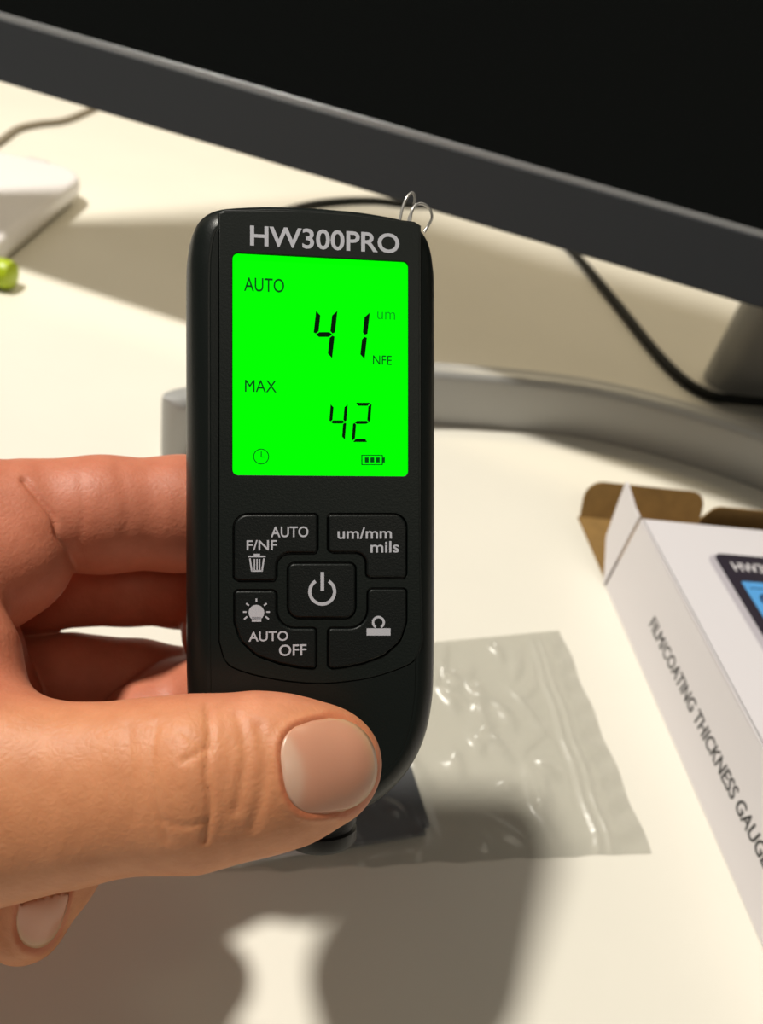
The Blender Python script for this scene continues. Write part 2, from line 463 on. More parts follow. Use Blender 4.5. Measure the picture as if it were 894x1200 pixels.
# front panel and frame with a fine seam between them
pl0, pr0 = face(257, 500)[0], face(491, 500)[0]
pb = [keypt(150, 500), keypt(170, 560), keypt(215, 588), keypt(300, 610), keypt(380, 622), keypt(460, 626), keypt(540, 620), keypt(620, 606), keypt(700, 580), keypt(745, 553), keypt(765, 500)]
ptop = 56.2
curve_b = spline([(x, y, 0) for x, y in pb], 5)[:, :2]
pan = [(pl0, ptop - 2.6)] + [(pl0, y) for y in (30, 10, -8)] + [tuple(p) for p in curve_b] + [(pr0, y) for y in (-8, 10, 30)] + [(pr0, ptop - 2.6), (pr0 - 1, ptop - 2.2), (6, ptop - 1.4), (0, ptop - 1.3), (-6, ptop - 1.4), (pl0 + 1, ptop - 2.2)]
lim = inset(outl, 4.9)
LC = [face(272, 296), face(478, 308), face(478, 558), face(273, 557)]
lx0, lx1 = (LC[0][0] + LC[3][0]) / 2, (LC[1][0] + LC[2][0]) / 2
ly1, ly0 = (LC[0][1] + LC[1][1]) / 2, (LC[2][1] + LC[3][1]) / 2
lcd_hole = rounded([(lx0, ly0, 1), (lx1, ly0, 1), (lx1, ly1, 1), (lx0, ly1, 1)])


def kpoly(*pts): return rounded([(*keypt(x, y), r / 16.6) for x, y, r in pts])


K1 = kpoly((195, 113, 40), (447, 113, 9), (447, 228, 12), (322, 228, 52), (322, 312, 12), (195, 312, 12))
K2 = kpoly((482, 113, 9), (718, 113, 40), (718, 303, 12), (598, 303, 12), (598, 226, 52), (482, 226, 12))
K0 = kpoly((360, 262, 18), (563, 262, 18), (563, 426, 32), (360, 426, 32))
K3 = kpoly((197, 345, 10), (322, 345, 14), (322, 460, 58), (443, 460, 10), (443, 580, 10), (395, 577, 30), (330, 564, 60), (262, 540, 60), (214, 495, 50), (197, 440, 40))
K4 = kpoly((603, 340, 14), (718, 340, 10), (718, 440, 40), (700, 495, 50), (650, 540, 60), (585, 564, 60), (525, 576, 30), (482, 580, 10), (482, 460, 10), (603, 460, 58))
keys = [K1, K2, K0, K3, K4]
GAP = .28
plate('front_panel', [pan, lcd_hole] + [[tuple(p) for p in inset(k, -GAP)] for k in keys], -0.5, 0.42, .12, M['panel'], G)
lower = [tuple(p) for p in lim]
# lower cover: everything of the front below the panel seam
seam = [tuple(p) for p in inset(pan, -0.30)]
plate('front_cover', [lower, seam], -0.6, 0.3, .10, M['black'], G)
for k, nm in zip(keys, ('mode_key', 'unit_key', 'power_key', 'light_key', 'zero_key')):
    ko = plate(nm, [k], -0.5, 0.75, .32, M['key'], G)
    if nm == 'mode_key': mode_k = ko
    elif nm == 'unit_key': unit_k = ko
    elif nm == 'power_key': pow_k = ko
    elif nm == 'light_key': light_k = ko
    else: zero_k = ko
ZT = 0.42; ZK = 0.752


def ftext(name, body, u0, v0, u1, v1, m, parent, z, bold=.0, shear=0.0):   # pixel box: left-bottom, right-top
    a = face(u0, v0, z); b = face(u1, v1, z)
    return text(name, body, a[0], b[0], a[1], b[1], z, m, parent, bold=bold, shear=shear, depth=.03)


ftext('model_print', 'HW300PRO', 293, 288, 468, 274, M['print'], G, ZT, bold=.018)


def kt(name, body, x0, y1, x1, y0, par, bold=.012):
    return ftext(name, body, 200 + x0 / 2.609, 560 + y1 / 2.609, 200 + x1 / 2.609, 560 + y0 / 2.609, M['print'], par, ZK, bold)


kt('key_print', 'AUTO', 306, 182, 421, 148, mode_k); kt('key_print', 'F/NF', 232, 222, 325, 190, mode_k)
kt('key_print', 'um/mm', 510, 187, 676, 151, unit_k); kt('key_print', 'mils', 611, 229, 698, 193, unit_k)
kt('key_print', 'AUTO', 238, 501, 359, 468, light_k); kt('key_print', 'OFF', 331, 545, 415, 508, light_k)


def kp(x, y): return face(200 + x / 2.609, 560 + y / 2.609, ZK)


def flat(name, polys, m, par, z, dep=.03):   # several flat printed shapes as one print
    V = []; Fc = []
    for p in polys:
        k = len(p); b = len(V)
        V += [(x * MM, y * MM, zz * MM) for zz in (z, z + dep) for x, y in p]
        Fc += [tuple(b + k + j for j in range(k))] + [(b + j, b + (j + 1) % k, b + k + (j + 1) % k, b + k + j) for j in range(k)]
    return mesh_obj(name, V, Fc, m, par)


def arc(cx, cy, r0, r1, a0, a1, n=24):      # ring sector as quads, key pixels
    out = []
    for i in range(n):
        t0 = math.radians(a0 + (a1 - a0) * i / n); t1 = math.radians(a0 + (a1 - a0) * (i + 1) / n)
        out.append([kp(cx + r * math.cos(t), cy - r * math.sin(t)) for r, t in ((r0, t0), (r1, t0), (r1, t1), (r0, t1))])
    return out


def rc(x0, y0, x1, y1): return [kp(x0, y0), kp(x1, y0), kp(x1, y1), kp(x0, y1)]


def bar(xa, ya, xb, yb, wd):
    d = np.array([xb - xa, yb - ya], float); d /= np.linalg.norm(d); nn = np.array([-d[1], d[0]]) * wd / 2
    return [kp(xa + nn[0], ya + nn[1]), kp(xb + nn[0], yb + nn[1]), kp(xb - nn[0], yb - nn[1]), kp(xa - nn[0], ya - nn[1])]


flat('power_symbol', arc(463, 348, 33, 43, 122, 418) + [rc(458, 288, 469, 345)], M['print'], pow_k, ZK)
flat('bin_symbol', [rc(237, 238, 290, 243), rc(254, 232, 273, 238), bar(242, 246, 248, 286, 5), bar(285, 246, 279, 286, 5), rc(247, 282, 281, 287), rc(254, 248, 258, 283), rc(262, 248, 266, 283), rc(270, 248, 274, 283)], M['print'], mode_k, ZK)
sun = arc(262, 412, 0.5, 24, 0, 360, 20) + [rc(248, 425, 277, 440)]
for a in (0, 40, 90, 140, 180): sun.append(bar(262 + 30 * math.cos(math.radians(a)), 410 - 30 * math.sin(math.radians(a)), 262 + 41 * math.cos(math.radians(a)), 410 - 41 * math.sin(math.radians(a)), 5))
for s in (-1, 1): sun.append(bar(262 + s * 28, 424, 262 + s * 38, 432, 5))
flat('lamp_symbol', sun, M['print'], light_k, ZK)
flat('zero_symbol', arc(635, 442, 13, 20, -62, 242, 20) + [rc(599, 460, 672, 482)], M['print'], zero_k, ZK)

# display: a glowing sheet set a little below the panel, dark segments lying on it
ZL = -0.15
disp = plate('display', [rounded([(lx0 - .3, ly0 - .3, 1), (lx1 + .3, ly0 - .3, 1), (lx1 + .3, ly1 + .3, 1), (lx0 - .3, ly1 + .3, 1)])], -0.6, ZL, .02, M['lcd'], G)
ZL += .01
ftext('display_text', 'AUTO', 286, 341, 333, 327, M['ink2'], disp, ZL, .004)
ftext('display_text', 'MAX', 287, 459, 324, 446, M['ink2'], disp, ZL, .0)
ftext('display_text', 'NFE', 437, 427, 459, 417, M['ink2'], disp, ZL, .0)
ftext('display_text', 'um', 442, 374, 463, 366, M['ink3'], disp, ZL, -.006)


def fp(x, y): return face(x, y, ZL)


SEG = {'4': 'fgbc', '1': 'bc', '2': 'abged'}


def digit(ch, u0, v0, u1, v1, t, lean):
    h = v1 - v0; wd = u1 - u0; g = t * .22; mid = (v0 + v1) / 2
    def P(x, y): return fp(u0 + x + lean * (h - (y - v0)) / h, y)
    S = dict(
        a=[(g + t * .3, v0), (wd - g - t * .3, v0), (wd - t - g, v0 + t), (t + g, v0 + t)],
        d=[(t + g, v1 - t), (wd - t - g, v1 - t), (wd - g - t * .3, v1), (g + t * .3, v1)],
        g=[(g + t * .3, mid), (t + g, mid - t / 2), (wd - t - g, mid - t / 2), (wd - g - t * .3, mid), (wd - t - g, mid + t / 2), (t + g, mid + t / 2)],
        f=[(0, v0 + g), (t, v0 + t + g), (t, mid - t / 2 - g), (t / 2, mid - g), (0, mid - g * 2)],
        b=[(wd, v0 + g), (wd, mid - g * 2), (wd - t / 2, mid - g), (wd - t, mid - t / 2 - g), (wd - t, v0 + t + g)],
        e=[(0, v1 - g), (0, mid + g * 2), (t / 2, mid + g), (t, mid + t / 2 + g), (t, v1 - t - g)],
        c=[(wd, v1 - g), (wd - t, v1 - t - g), (wd - t, mid + t / 2 + g), (wd - t / 2, mid + g), (wd, mid + g * 2)])
    for s in SEG[ch]:
        flat('segment', [[P(x, y) for x, y in S[s]]], M['ink'], disp, ZL)


digit('4', 364, 363, 389, 421, 5.6, 6.5)
digit('1', 402, 365, 427, 422, 5.6, 6.5)
digit('4', 384, 473, 404, 516, 3.6, 3.5)
digit('2', 412, 472, 432, 518, 3.6, 3.5)


def ring2(u, v, r0, r1, n=20):
    out = []
    for i in range(n):
        a, b = 2 * math.pi * i / n, 2 * math.pi * (i + 1) / n
        out.append([fp(u + r * math.cos(t), v + r * math.sin(t)) for r, t in ((r0, a), (r1, a), (r1, b), (r0, b))])
    return out


def rf(a, b, c, d): return [fp(a, b), fp(c, b), fp(c, d), fp(a, d)]


flat('clock_symbol', ring2(306, 535, 8.3, 9.3) + [rf(305.6, 529, 306.6, 536), rf(306, 535, 311, 536)], M['ink2'], disp, ZL)
flat('battery_symbol', [rf(424, 533, 448, 534), rf(424, 544, 448, 545), rf(423.4, 533, 424.6, 545), rf(447.4, 533, 448.6, 545), rf(448.6, 536, 451, 542)] + [rf(x, 536, x + 4.5, 542) for x in (427.5, 434, 440.5)], M['ink2'], disp, ZL)
# probe and lanyard wire
cx0 = face(382, 980)[0]
loft('probe_tip', [[(cx0 + r * math.cos(t), y, -9.5 + r * math.sin(t)) for t in np.linspace(0, 2 * math.pi, 28, endpoint=False)] for y, r in ((-55, 6.8), (-60.4, 6.8), (-60.8, 6.2), (-61.5, 6.2), (-61.8, 6.8), (-63.8, 6.8), (-64.6, 6.2), (-65, 4))], M['rubber'], G)
wl = []
for u, v, z in ((468, 262, -9), (471, 246, -9), (476, 233, -9), (482, 226, -9.5), (486, 230, -10), (485, 242, -10.5), (480, 254, -11), (478, 262, -11)): wl.append((*face(u, v, z), z))
sweep('lanyard_loop', spline(wl, 6), circ(.28, 8), M['wire'], G)
wl = []
for u, v, z in ((480, 262, -7), (483, 246, -7), (490, 239, -7.5), (498, 240, -8), (504, 246, -9), (506, 255, -10), (502, 264, -11), (497, 272, -11)): wl.append((*face(u, v, z), z))
sweep('lanyard_loop', spline(wl, 6), circ(.28, 8), M['wire'], G)

# ------------------------------------------------------------------ hand


def cpt(u, v, z): return np.array([(u - 447) / FPX * z, -(v - 600) / FPX * z, z])


def chain(pts, k, s=1.0):
    return [(cpt(*a[:3]), cpt(*b[:3]), a[3], b[3], s) for a, b in zip(pts[:-1], pts[1:])], k


GROUPS = [
    # thumb, thenar, wrist and forearm
    chain([(385, 895, 132.6, 9.2), (350, 901, 130.8, 11.6), (300, 906, 128.6, 12.9), (225, 917, 126.3, 13.7), (161, 920, 126, 13.3), (80, 931, 126, 14.2), (0, 934, 126, 16.4), (-80, 945, 127, 18.5), (-180, 965, 130, 20)], 3.0, .80),
    chain([(-180, 965, 132, 20), (-420, 1000, 134, 23), (-800, 1040, 125, 30), (-1250, 1080, 118, 34)], 8.0, .85),
    # web between thumb and index, palm
    chain([(-150, 610, 156, 12), (-88, 690, 143, 10.5), (-54, 775, 137, 9.7), (-50, 870, 131, 12), (-110, 930, 132, 17)], 6.0),
    chain([(-130, 690, 158, 14), (-180, 820, 156, 19), (-230, 960, 150, 22)], 8.0),
    chain([(-180, 760, 168, 18), (-60, 775, 172, 15), (-30, 830, 172, 13), (-60, 900, 160, 14)], 4.0),
    # index
    chain([(-150, 640, 156, 13.3), (-40, 613, 157, 13), (20, 608, 161, 12.3)], 3.0),
    chain([(-110, 690, 158, 13.7), (-20, 668, 156.5, 12.8), (12, 655, 157, 12.3)], 3.0),
    chain([(30, 604, 163, 12.1), (120, 603, 169, 12.5), (215, 602, 176, 12.9), (290, 608, 177, 10.3), (340, 613, 176, 8.5), (390, 618, 174.5, 7.2)], 3.0),
    # middle
    chain([(-120, 715, 184, 11.5), (50, 690, 192, 10.2), (150, 684, 192, 10.2), (215, 688, 192, 10), (300, 700, 186, 8.6), (360, 705, 180, 7.2)], 2.5),
    chain([(256, 690, 188, 9.5), (258, 742, 187, 9.2)], 2.5),
    # ring
    chain([(-150, 830, 184, 12), (-20, 790, 192, 10.2), (78, 797, 192, 11.6)], 2.5),
    chain([(84, 797, 191, 11.7), (160, 804, 192, 11.4), (240, 812, 189, 10.3), (330, 815, 185, 8.7)], 2.0),
    chain([(173, 851, 176, 11.0), (205, 836, 183, 12.2), (262, 813, 177.5, 10.6)], 3.0),
    # little finger curled below the thumb
    chain([(-150, 960, 165, 11), (60, 900, 168, 9), (135, 918, 157, 9)], 2.5),
    chain([(134, 917, 156, 8.8), (98, 968, 150, 8.5), (60, 1024, 149, 8.4), (31, 1078, 150, 7.9)], 2.5),
]
UNION_K = [0, 8, 6, 12, 6, 9, 5, 0.8, 1.2, 1.2, 1.5, 0.8, 0.8, 1.5, 1.0]


def smin(a, b, k):
    if k <= 0: return np.minimum(a, b)
    h = np.maximum(k - np.abs(a - b), 0) / k
    return np.minimum(a, b) - h * h * k * .25


def seg_d(P, a, b, ra, rb, s):
    ab = b - a; L = float(ab @ ab)
    wx, wy, wz = P[0] - a[0], P[1] - a[1], P[2] - a[2]
    t = np.clip((wx * ab[0] + wy * ab[1] + wz * ab[2]) / L, 0, 1)
    dx, dy, dz = wx - t * ab[0], wy - t * ab[1], (wz - t * ab[2]) / s
    return np.sqrt(dx * dx + dy * dy + dz * dz) - (ra + (rb - ra) * t)


def gauge_sdf(P):
    q = [P[0] * 0, P[0] * 0, P[0] * 0]
    g0 = np.array([GO - _CAM]) @ np.array([_R, _U, _F]).T
    g0 = g0[0]
    ax = [np.array([v @ _R, v @ _U, v @ _F]) for v in (gx, gy, gz)]
    r = [sum((P[i] - g0[i]) * a[i] for i in range(3)) for a in ax]
    rd = 5.0; hx, hy, hz = 23.8 - rd, 58 - rd, 10.4 - rd
    qx, qy, qz = np.abs(r[0] + .1) - hx, np.abs(r[1]) - hy, np.abs(r[2] + 9.85) - hz
    out = np.sqrt(np.maximum(qx, 0) ** 2 + np.maximum(qy, 0) ** 2 + np.maximum(qz, 0) ** 2)
    return out + np.minimum(np.maximum(qx, np.maximum(qy, qz)), 0) - rd


def surface_nets(vol, org, h):
    ins = vol < 0
    nx, ny, nz = vol.shape
    cnt = np.zeros((nx - 1, ny - 1, nz - 1), np.int8)
    for i in (0, 1):
        for j in (0, 1):
            for k in (0, 1): cnt += ins[i:nx - 1 + i, j:ny - 1 + j, k:nz - 1 + k]
    act = (cnt > 0) & (cnt < 8)
    idx = -np.ones(act.shape, np.int32); I = np.argwhere(act); idx[act] = np.arange(len(I))
    acc = np.zeros((len(I), 3), np.float64); c = np.zeros(len(I))
    cor = [(i, j, k) for i in (0, 1) for j in (0, 1) for k in (0, 1)]
    for a in cor:
        for ax in range(3):
            if a[ax]: continue
            b = list(a); b[ax] = 1
            va = vol[I[:, 0] + a[0], I[:, 1] + a[1], I[:, 2] + a[2]]; vb = vol[I[:, 0] + b[0], I[:, 1] + b[1], I[:, 2] + b[2]]
            m_ = (va < 0) != (vb < 0); t = np.where(m_, va / np.where(m_, va - vb, 1), 0)
            p = np.tile(np.array(a, float), (len(I), 1)); p[:, ax] += t
            acc += p * m_[:, None]; c += m_
    V = (I + acc / c[:, None]) * h + org
    Q = []
    for ax in range(3):
        o1, o2 = [(1, 2), (2, 0), (0, 1)][ax]
        sl0 = [slice(None)] * 3; sl1 = [slice(None)] * 3; sl0[ax] = slice(0, -1); sl1[ax] = slice(1, None)
        ch_ = np.argwhere(ins[tuple(sl0)] != ins[tuple(sl1)])
        ok = (ch_[:, o1] > 0) & (ch_[:, o2] > 0) & (ch_[:, o1] < vol.shape[o1] - 1) & (ch_[:, o2] < vol.shape[o2] - 1)
        ch_ = ch_[ok]
        first = ins[tuple(sl0)][ch_[:, 0], ch_[:, 1], ch_[:, 2]]
        q = []
        for d1, d2 in ((0, 0), (-1, 0), (-1, -1), (0, -1)):
            e = ch_.copy(); e[:, o1] += d1; e[:, o2] += d2; q.append(idx[e[:, 0], e[:, 1], e[:, 2]])
        q = np.stack(q, 1); q[~first] = q[~first][:, ::-1]; Q.append(q)
    return V, np.vstack(Q)


def build_sdf(lo, hi, h):
    ax = [np.arange(l, r, h, dtype=np.float32) for l, r in zip(lo, hi)]
    P = np.meshgrid(*ax, indexing='ij'); tot = np.full(P[0].shape, 60, np.float32)
    for (segs, k), uk in zip(GROUPS, UNION_K):
        bb0 = np.min([np.minimum(a, b) - max(ra, rb) - 14 for a, b, ra, rb, s in segs], 0); bb1 = np.max([np.maximum(a, b) + max(ra, rb) + 14 for a, b, ra, rb, s in segs], 0)
        sl = tuple(slice(max(0, int((bb0[i] - lo[i]) / h)), max(0, int((bb1[i] - lo[i]) / h) + 1)) for i in range(3))
        if any(s.start >= s.stop for s in sl) or tot[sl].size == 0: continue
        Ps = [p[sl] for p in P]; g = None
        for a, b, ra, rb, s in segs:
            d_ = seg_d(Ps, a, b, ra, rb, s); g = d_ if g is None else smin(g, d_, k)
        tot[sl] = smin(tot[sl], g.astype(np.float32), uk)
    tot = np.maximum(tot, -(gauge_sdf(P) - 0.12).astype(np.float32))
    return tot


lo, hi = np.array([-232., -92., 84.]), np.array([12., 22., 206.])
HV = 0.6
vol = build_sdf(lo, hi, HV)
HVt, HF = surface_nets(vol, lo, HV)
# light smoothing
E2 = np.vstack([HF[:, [0, 1]], HF[:, [1, 2]], HF[:, [2, 3]], HF[:, [3, 0]]])


def smooth(V, it, f=.5):
    deg = np.bincount(E2[:, 0], minlength=len(V)) + np.bincount(E2[:, 1], minlength=len(V))
    for _ in range(it):
        S = np.stack([np.bincount(E2[:, 0], V[E2[:, 1], c], len(V)) + np.bincount(E2[:, 1], V[E2[:, 0], c], len(V)) for c in range(3)], 1)
        V = V + f * (S / deg[:, None] - V)
    return V


HVt = smooth(HVt, 4)


def normals(V, Fq):
    n = np.cross(V[Fq[:, 2]] - V[Fq[:, 0]], V[Fq[:, 3]] - V[Fq[:, 1]]); N = np.zeros_like(V)
    for j in range(4):
        for c in range(3): N[:, c] += np.bincount(Fq[:, j], n[:, c], len(V))
    return N / (np.linalg.norm(N, axis=1)[:, None] + 1e-9)


HN = normals(HVt, HF)


def pix(V): return 447 + FPX * V[:, 0] / V[:, 2], 600 - FPX * V[:, 1] / V[:, 2]


PU, PV = pix(HVt)
front = np.clip(-HN[:, 2] * 1.6 + .25, 0, 1)
on_thumb = front * (HVt[:, 2] < 141)


def dist_line(pts):
    best = np.full(len(PU), 1e9)
    P = spline([(a, b, 0) for a, b in pts], 6)[:, :2]
    for a, b in zip(P[:-1], P[1:]):
        d_ = b - a; t = np.clip(((PU - a[0]) * d_[0] + (PV - a[1]) * d_[1]) / (d_ @ d_ + 1e-9), 0, 1)
        best = np.minimum(best, np.hypot(PU - a[0] - t * d_[0], PV - a[1] - t * d_[1]))
    return best


disp_n = np.zeros(len(HVt))


def groove(pts, wd, dep, mask=None):
    global disp_n
    disp_n = disp_n - dep * np.exp(-(dist_line(pts) / wd) ** 2) * (on_thumb if mask is None else mask)


def lump(u, v, ru, rv, h, mask=None, pw=2.0):
    global disp_n
    disp_n = disp_n + h * np.exp(-(((PU - u) / ru) ** 2 + ((PV - v) / rv) ** 2) ** (pw / 2)) * (on_thumb if mask is None else mask)


# thumb knuckle creases
lump(214, 905, 34, 62, .9)
lump(265, 915, 22, 60, .25)
groove([(183, 850), (178, 890), (184, 940), (196, 985)], 3.5, .30)
groove([(243, 826), (246, 870), (242, 905), (246, 945), (240, 985)], 3.8, .52)
groove([(215, 893), (232, 884), (242, 876)], 2.6, .38)
groove([(212, 858), (244, 882)], 2.2, .22)
groove([(278, 838), (288, 880), (283, 915), (276, 950)], 5.5, .30)
groove([(304, 850), (311, 890), (306, 935), (296, 970)], 7.0, .36)
groove([(262, 836), (268, 880), (264, 930), (262, 975)], 3.0, .08)
groove([(150, 850), (152, 900), (158, 960)], 5, .2)
groove([(190, 960), (215, 968), (240, 962)], 3, .2)
# index crease where the finger folds
im = (HVt[:, 2] > 130) * np.clip(-HN[:, 2] * 1.6 + .35, 0, 1)
groove([(28, 562), (44, 580), (62, 604), (68, 625), (80, 645), (86, 662)], 3.6, .9, im)
lump(58, 575, 26, 24, -.35, im)
groove([(95, 560), (98, 600), (92, 640)], 6, .18, im)
groove([(140, 545), (150, 600), (140, 650)], 8, .15, im)


class Nail:
    def __init__(self, p0, p1, hw, round_=2.6, base=.10):
        self.p0, self.p1 = np.array(p0, float), np.array(p1, float); self.hw = hw
        self.ax = self.p1 - self.p0; self.L = np.linalg.norm(self.ax); self.ax /= self.L; self.no = np.array([-self.ax[1], self.ax[0]]); self.rd = round_; self.base = base

    def local(self, u, v):
        a = ((u - self.p0[0]) * self.ax[0] + (v - self.p0[1]) * self.ax[1]) / self.L
        b = ((u - self.p0[0]) * self.no[0] + (v - self.p0[1]) * self.no[1]) / self.hw
        return a, b

    def field(self, a, b):                  # <1 inside
        t = (a - .46) / .54; t = np.where(t < 0, (a - .46) / (.46 + self.base), t)
        ee = np.where(a < .46, 3.0, self.rd)
        return np.abs(t) ** ee + np.abs(b) ** ee

    def edge(self, t):                      # a at which |b|=t sits on the outline, both ends
        k = (1 - abs(t) ** self.rd) ** (1 / self.rd); k2 = (1 - abs(t) ** 3) ** (1 / 3)
        return .46 - (.46 + self.base) * k2, .46 + .54 * k


NT = Nail((341, 904), (441, 889), 55, 2.15)
NP = Nail((63, 1010), (37, 1110), 28, 2.3)
NT.zc, NP.zc = 122.0, 143.0
NAILMASK = np.zeros(len(HVt))
for N_, msk, dep in ((NT, on_thumb * (PU > 300), .45), (NP, (HVt[:, 2] > 138) * front * (PV > 985), .35)):
    a, b = N_.local(PU, PV); f_ = N_.field(a, b) ** .5
    disp_n += (-dep / (1 + np.exp((f_ - .97) * 38)) + .30 * np.exp(-((f_ - 1.17) / .12) ** 2)) * msk
    NAILMASK = np.maximum(NAILMASK, np.exp(-((f_ - 1.06) / .10) ** 2) * msk)

HV2 = HVt + HN * disp_n[:, None]
g_after = gauge_sdf([HV2[:, 0], HV2[:, 1], HV2[:, 2]])
push = np.where(g_after < .08, .08 - g_after, 0)
HV2[:, 2] -= np.where(HVt[:, 2] < 142, push, 0) * 1.0


def to_world(V): return _CAM + V[:, :1] * _R + V[:, 1:2] * _U + V[:, 2:3] * _F


HW = to_world(HV2)
horg = to_world(np.array([cpt(-60, 850, 145)]))[0]

# skin
sk = bpy.data.materials.new('skin'); sk.use_nodes = True; nt = sk.node_tree; b = nt.nodes['Principled BSDF']
b.inputs['Roughness'].default_value = .52; b.inputs['Specular IOR Level'].default_value = .42
b.inputs['Subsurface Weight'].default_value = .22; b.inputs['Subsurface Radius'].default_value = (1.0, .32, .16); b.inputs['Subsurface Scale'].default_value = .0028
att = nt.nodes.new('ShaderNodeAttribute'); att.attribute_name = 'tone'
tc = nt.nodes.new('ShaderNodeTexCoord')
n1 = nt.nodes.new('ShaderNodeTexNoise'); n1.inputs['Scale'].default_value = 260; n1.inputs['Detail'].default_value = 6
mx = nt.nodes.new('ShaderNodeMixRGB'); mx.blend_type = 'MULTIPLY'; mx.inputs[0].default_value = .35
rp = nt.nodes.new('ShaderNodeValToRGB'); rp.color_ramp.elements[0].color = (.72, .60, .52, 1); rp.color_ramp.elements[1].color = (1.0, 1.0, 1.0, 1); rp.color_ramp.elements[0].position = .3; rp.color_ramp.elements[1].position = .65
nt.links.new(tc.outputs['Object'], n1.inputs['Vector']); nt.links.new(n1.outputs['Fac'], rp.inputs[0]); nt.links.new(att.outputs['Color'], mx.inputs[1]); nt.links.new(rp.outputs[0], mx.inputs[2]); nt.links.new(mx.outputs[0], b.inputs['Base Color'])
v1 = nt.nodes.new('ShaderNodeTexVoronoi'); v1.inputs['Scale'].default_value = 900; v1.feature = 'DISTANCE_TO_EDGE'
n2 = nt.nodes.new('ShaderNodeTexNoise'); n2.inputs['Scale'].default_value = 700; n2.inputs['Detail'].default_value = 4
ad = nt.nodes.new('ShaderNodeMath'); ad.operation = 'MULTIPLY_ADD'; ad.inputs[1].default_value = .8
nt.links.new(tc.outputs['Object'], v1.inputs['Vector']); nt.links.new(tc.outputs['Object'], n2.inputs['Vector'])
nt.links.new(v1.outputs['Distance'], ad.inputs[0]); nt.links.new(n2.outputs['Fac'], ad.inputs[2])
bp = nt.nodes.new('ShaderNodeBump'); bp.inputs['Strength'].default_value = .22; bp.inputs['Distance'].default_value = .0004
nt.links.new(ad.outputs[0], bp.inputs['Height']); nt.links.new(bp.outputs[0], b.inputs['Normal'])

hand = mesh_obj('hand', (HW - horg) * MM, HF, sk, None, smooth=True)
hand.location = Vector(horg * MM)
tag(hand, 'bare left hand with thumb on the front of the black gauge', 'hand')
tan = np.array([.62, .262, .125]); red = np.array([.56, .19, .11]); pale = np.array([.70, .44, .28])
isthumb = 1 / (1 + np.exp(-(PV - 815 - 10) / 9)) * (HVt[:, 2] < 150)
tone = tan * isthumb[:, None] + red * (1 - isthumb)[:, None]
rk = np.exp(-(((PU - 300) / 60) ** 2 + ((PV - 830) / 22) ** 2)) * .5 * (HVt[:, 2] < 145)
tone = tone * (1 - rk[:, None]) + np.array([.70, .30, .18]) * rk[:, None]
tone = tone * (1 - .75 * NAILMASK[:, None]) + np.array([.50, .13, .06]) * .75 * NAILMASK[:, None]
ca = hand.data.color_attributes.new('tone', 'FLOAT_COLOR', 'POINT')
ca.data.foreach_set('color', np.hstack([tone, np.ones((len(tone), 1))]).ravel())

# nails
bv = BVHTree.FromPolygons([Vector(v) for v in HVt], [tuple(int(i) for i in f) for f in HF])
nm = bpy.data.materials.new('fingernail'); nm.use_nodes = True; nt = nm.node_tree; b = nt.nodes['Principled BSDF']
b.inputs['Roughness'].default_value = .30; b.inputs['Subsurface Weight'].default_value = .15; b.inputs['Subsurface Scale'].default_value = .002
att = nt.nodes.new('ShaderNodeAttribute'); att.attribute_name = 'tone'; nt.links.new(att.outputs['Color'], b.inputs['Base Color'])


def nail(N_, lab):
    na, nb = 26, 22; V = []; T = []; zc = zl = N_.zc
    for j in range(nb + 1):
        bb = -1 + 2 * j / nb; bb = math.copysign(abs(bb) ** .8, bb) * .995
        e0, e1 = N_.edge(bb)
        for i in range(na + 1):
            aa = e0 + (e1 - e0) * i / na
            q = N_.p0 + N_.ax * aa * N_.L + N_.no * bb * N_.hw
            d_ = cpt(q[0], q[1], 1.0); d_ /= np.linalg.norm(d_)
            hit = bv.ray_cast(Vector((0, 0, 0)), Vector(d_))
            if hit[0] is None or abs(hit[0].z - zc) > 9: hit = (Vector(d_ * zl / d_[2]),)
            zl = hit[0].z
            f_ = float(N_.field(np.array(aa), np.array(bb)))
            lift = .16 - .30 * min(1, f_) ** 2
            V.append(np.array(hit[0]) - d_ * lift)
            lun = 1 / (1 + math.exp((aa - .14 + .22 * bb * bb) * 40))
            tip = 1 / (1 + math.exp(-(aa - (e1 - .07)) * 60))
            c = np.array([.60, .27, .175]); c = c * (1 - .6 * lun) + np.array([.68, .46, .35]) * .6 * lun; c = c * (1 - .5 * tip) + np.array([.56, .38, .20]) * .5 * tip
            T.append((*c, 1))
    Fc = [(j * (na + 1) + i, j * (na + 1) + i + 1, (j + 1) * (na + 1) + i + 1, (j + 1) * (na + 1) + i) for j in range(nb) for i in range(na)]
    Wv = to_world(np.array(V))
    o = mesh_obj('fingernail', (Wv - horg) * MM, Fc, nm, hand, smooth=True)
    so = o.modifiers.new('thick', 'SOLIDIFY'); so.thickness = .00018; so.offset = 0
    ca = o.data.color_attributes.new('tone', 'FLOAT_COLOR', 'POINT'); ca.data.foreach_set('color', np.array(T).ravel())
    o['label'] = lab


nail(NT, 'short pinkish thumbnail'); nail(NP, 'fingernail of the curled little finger')

# ------------------------------------------------------------------ clear bag with two metal plates


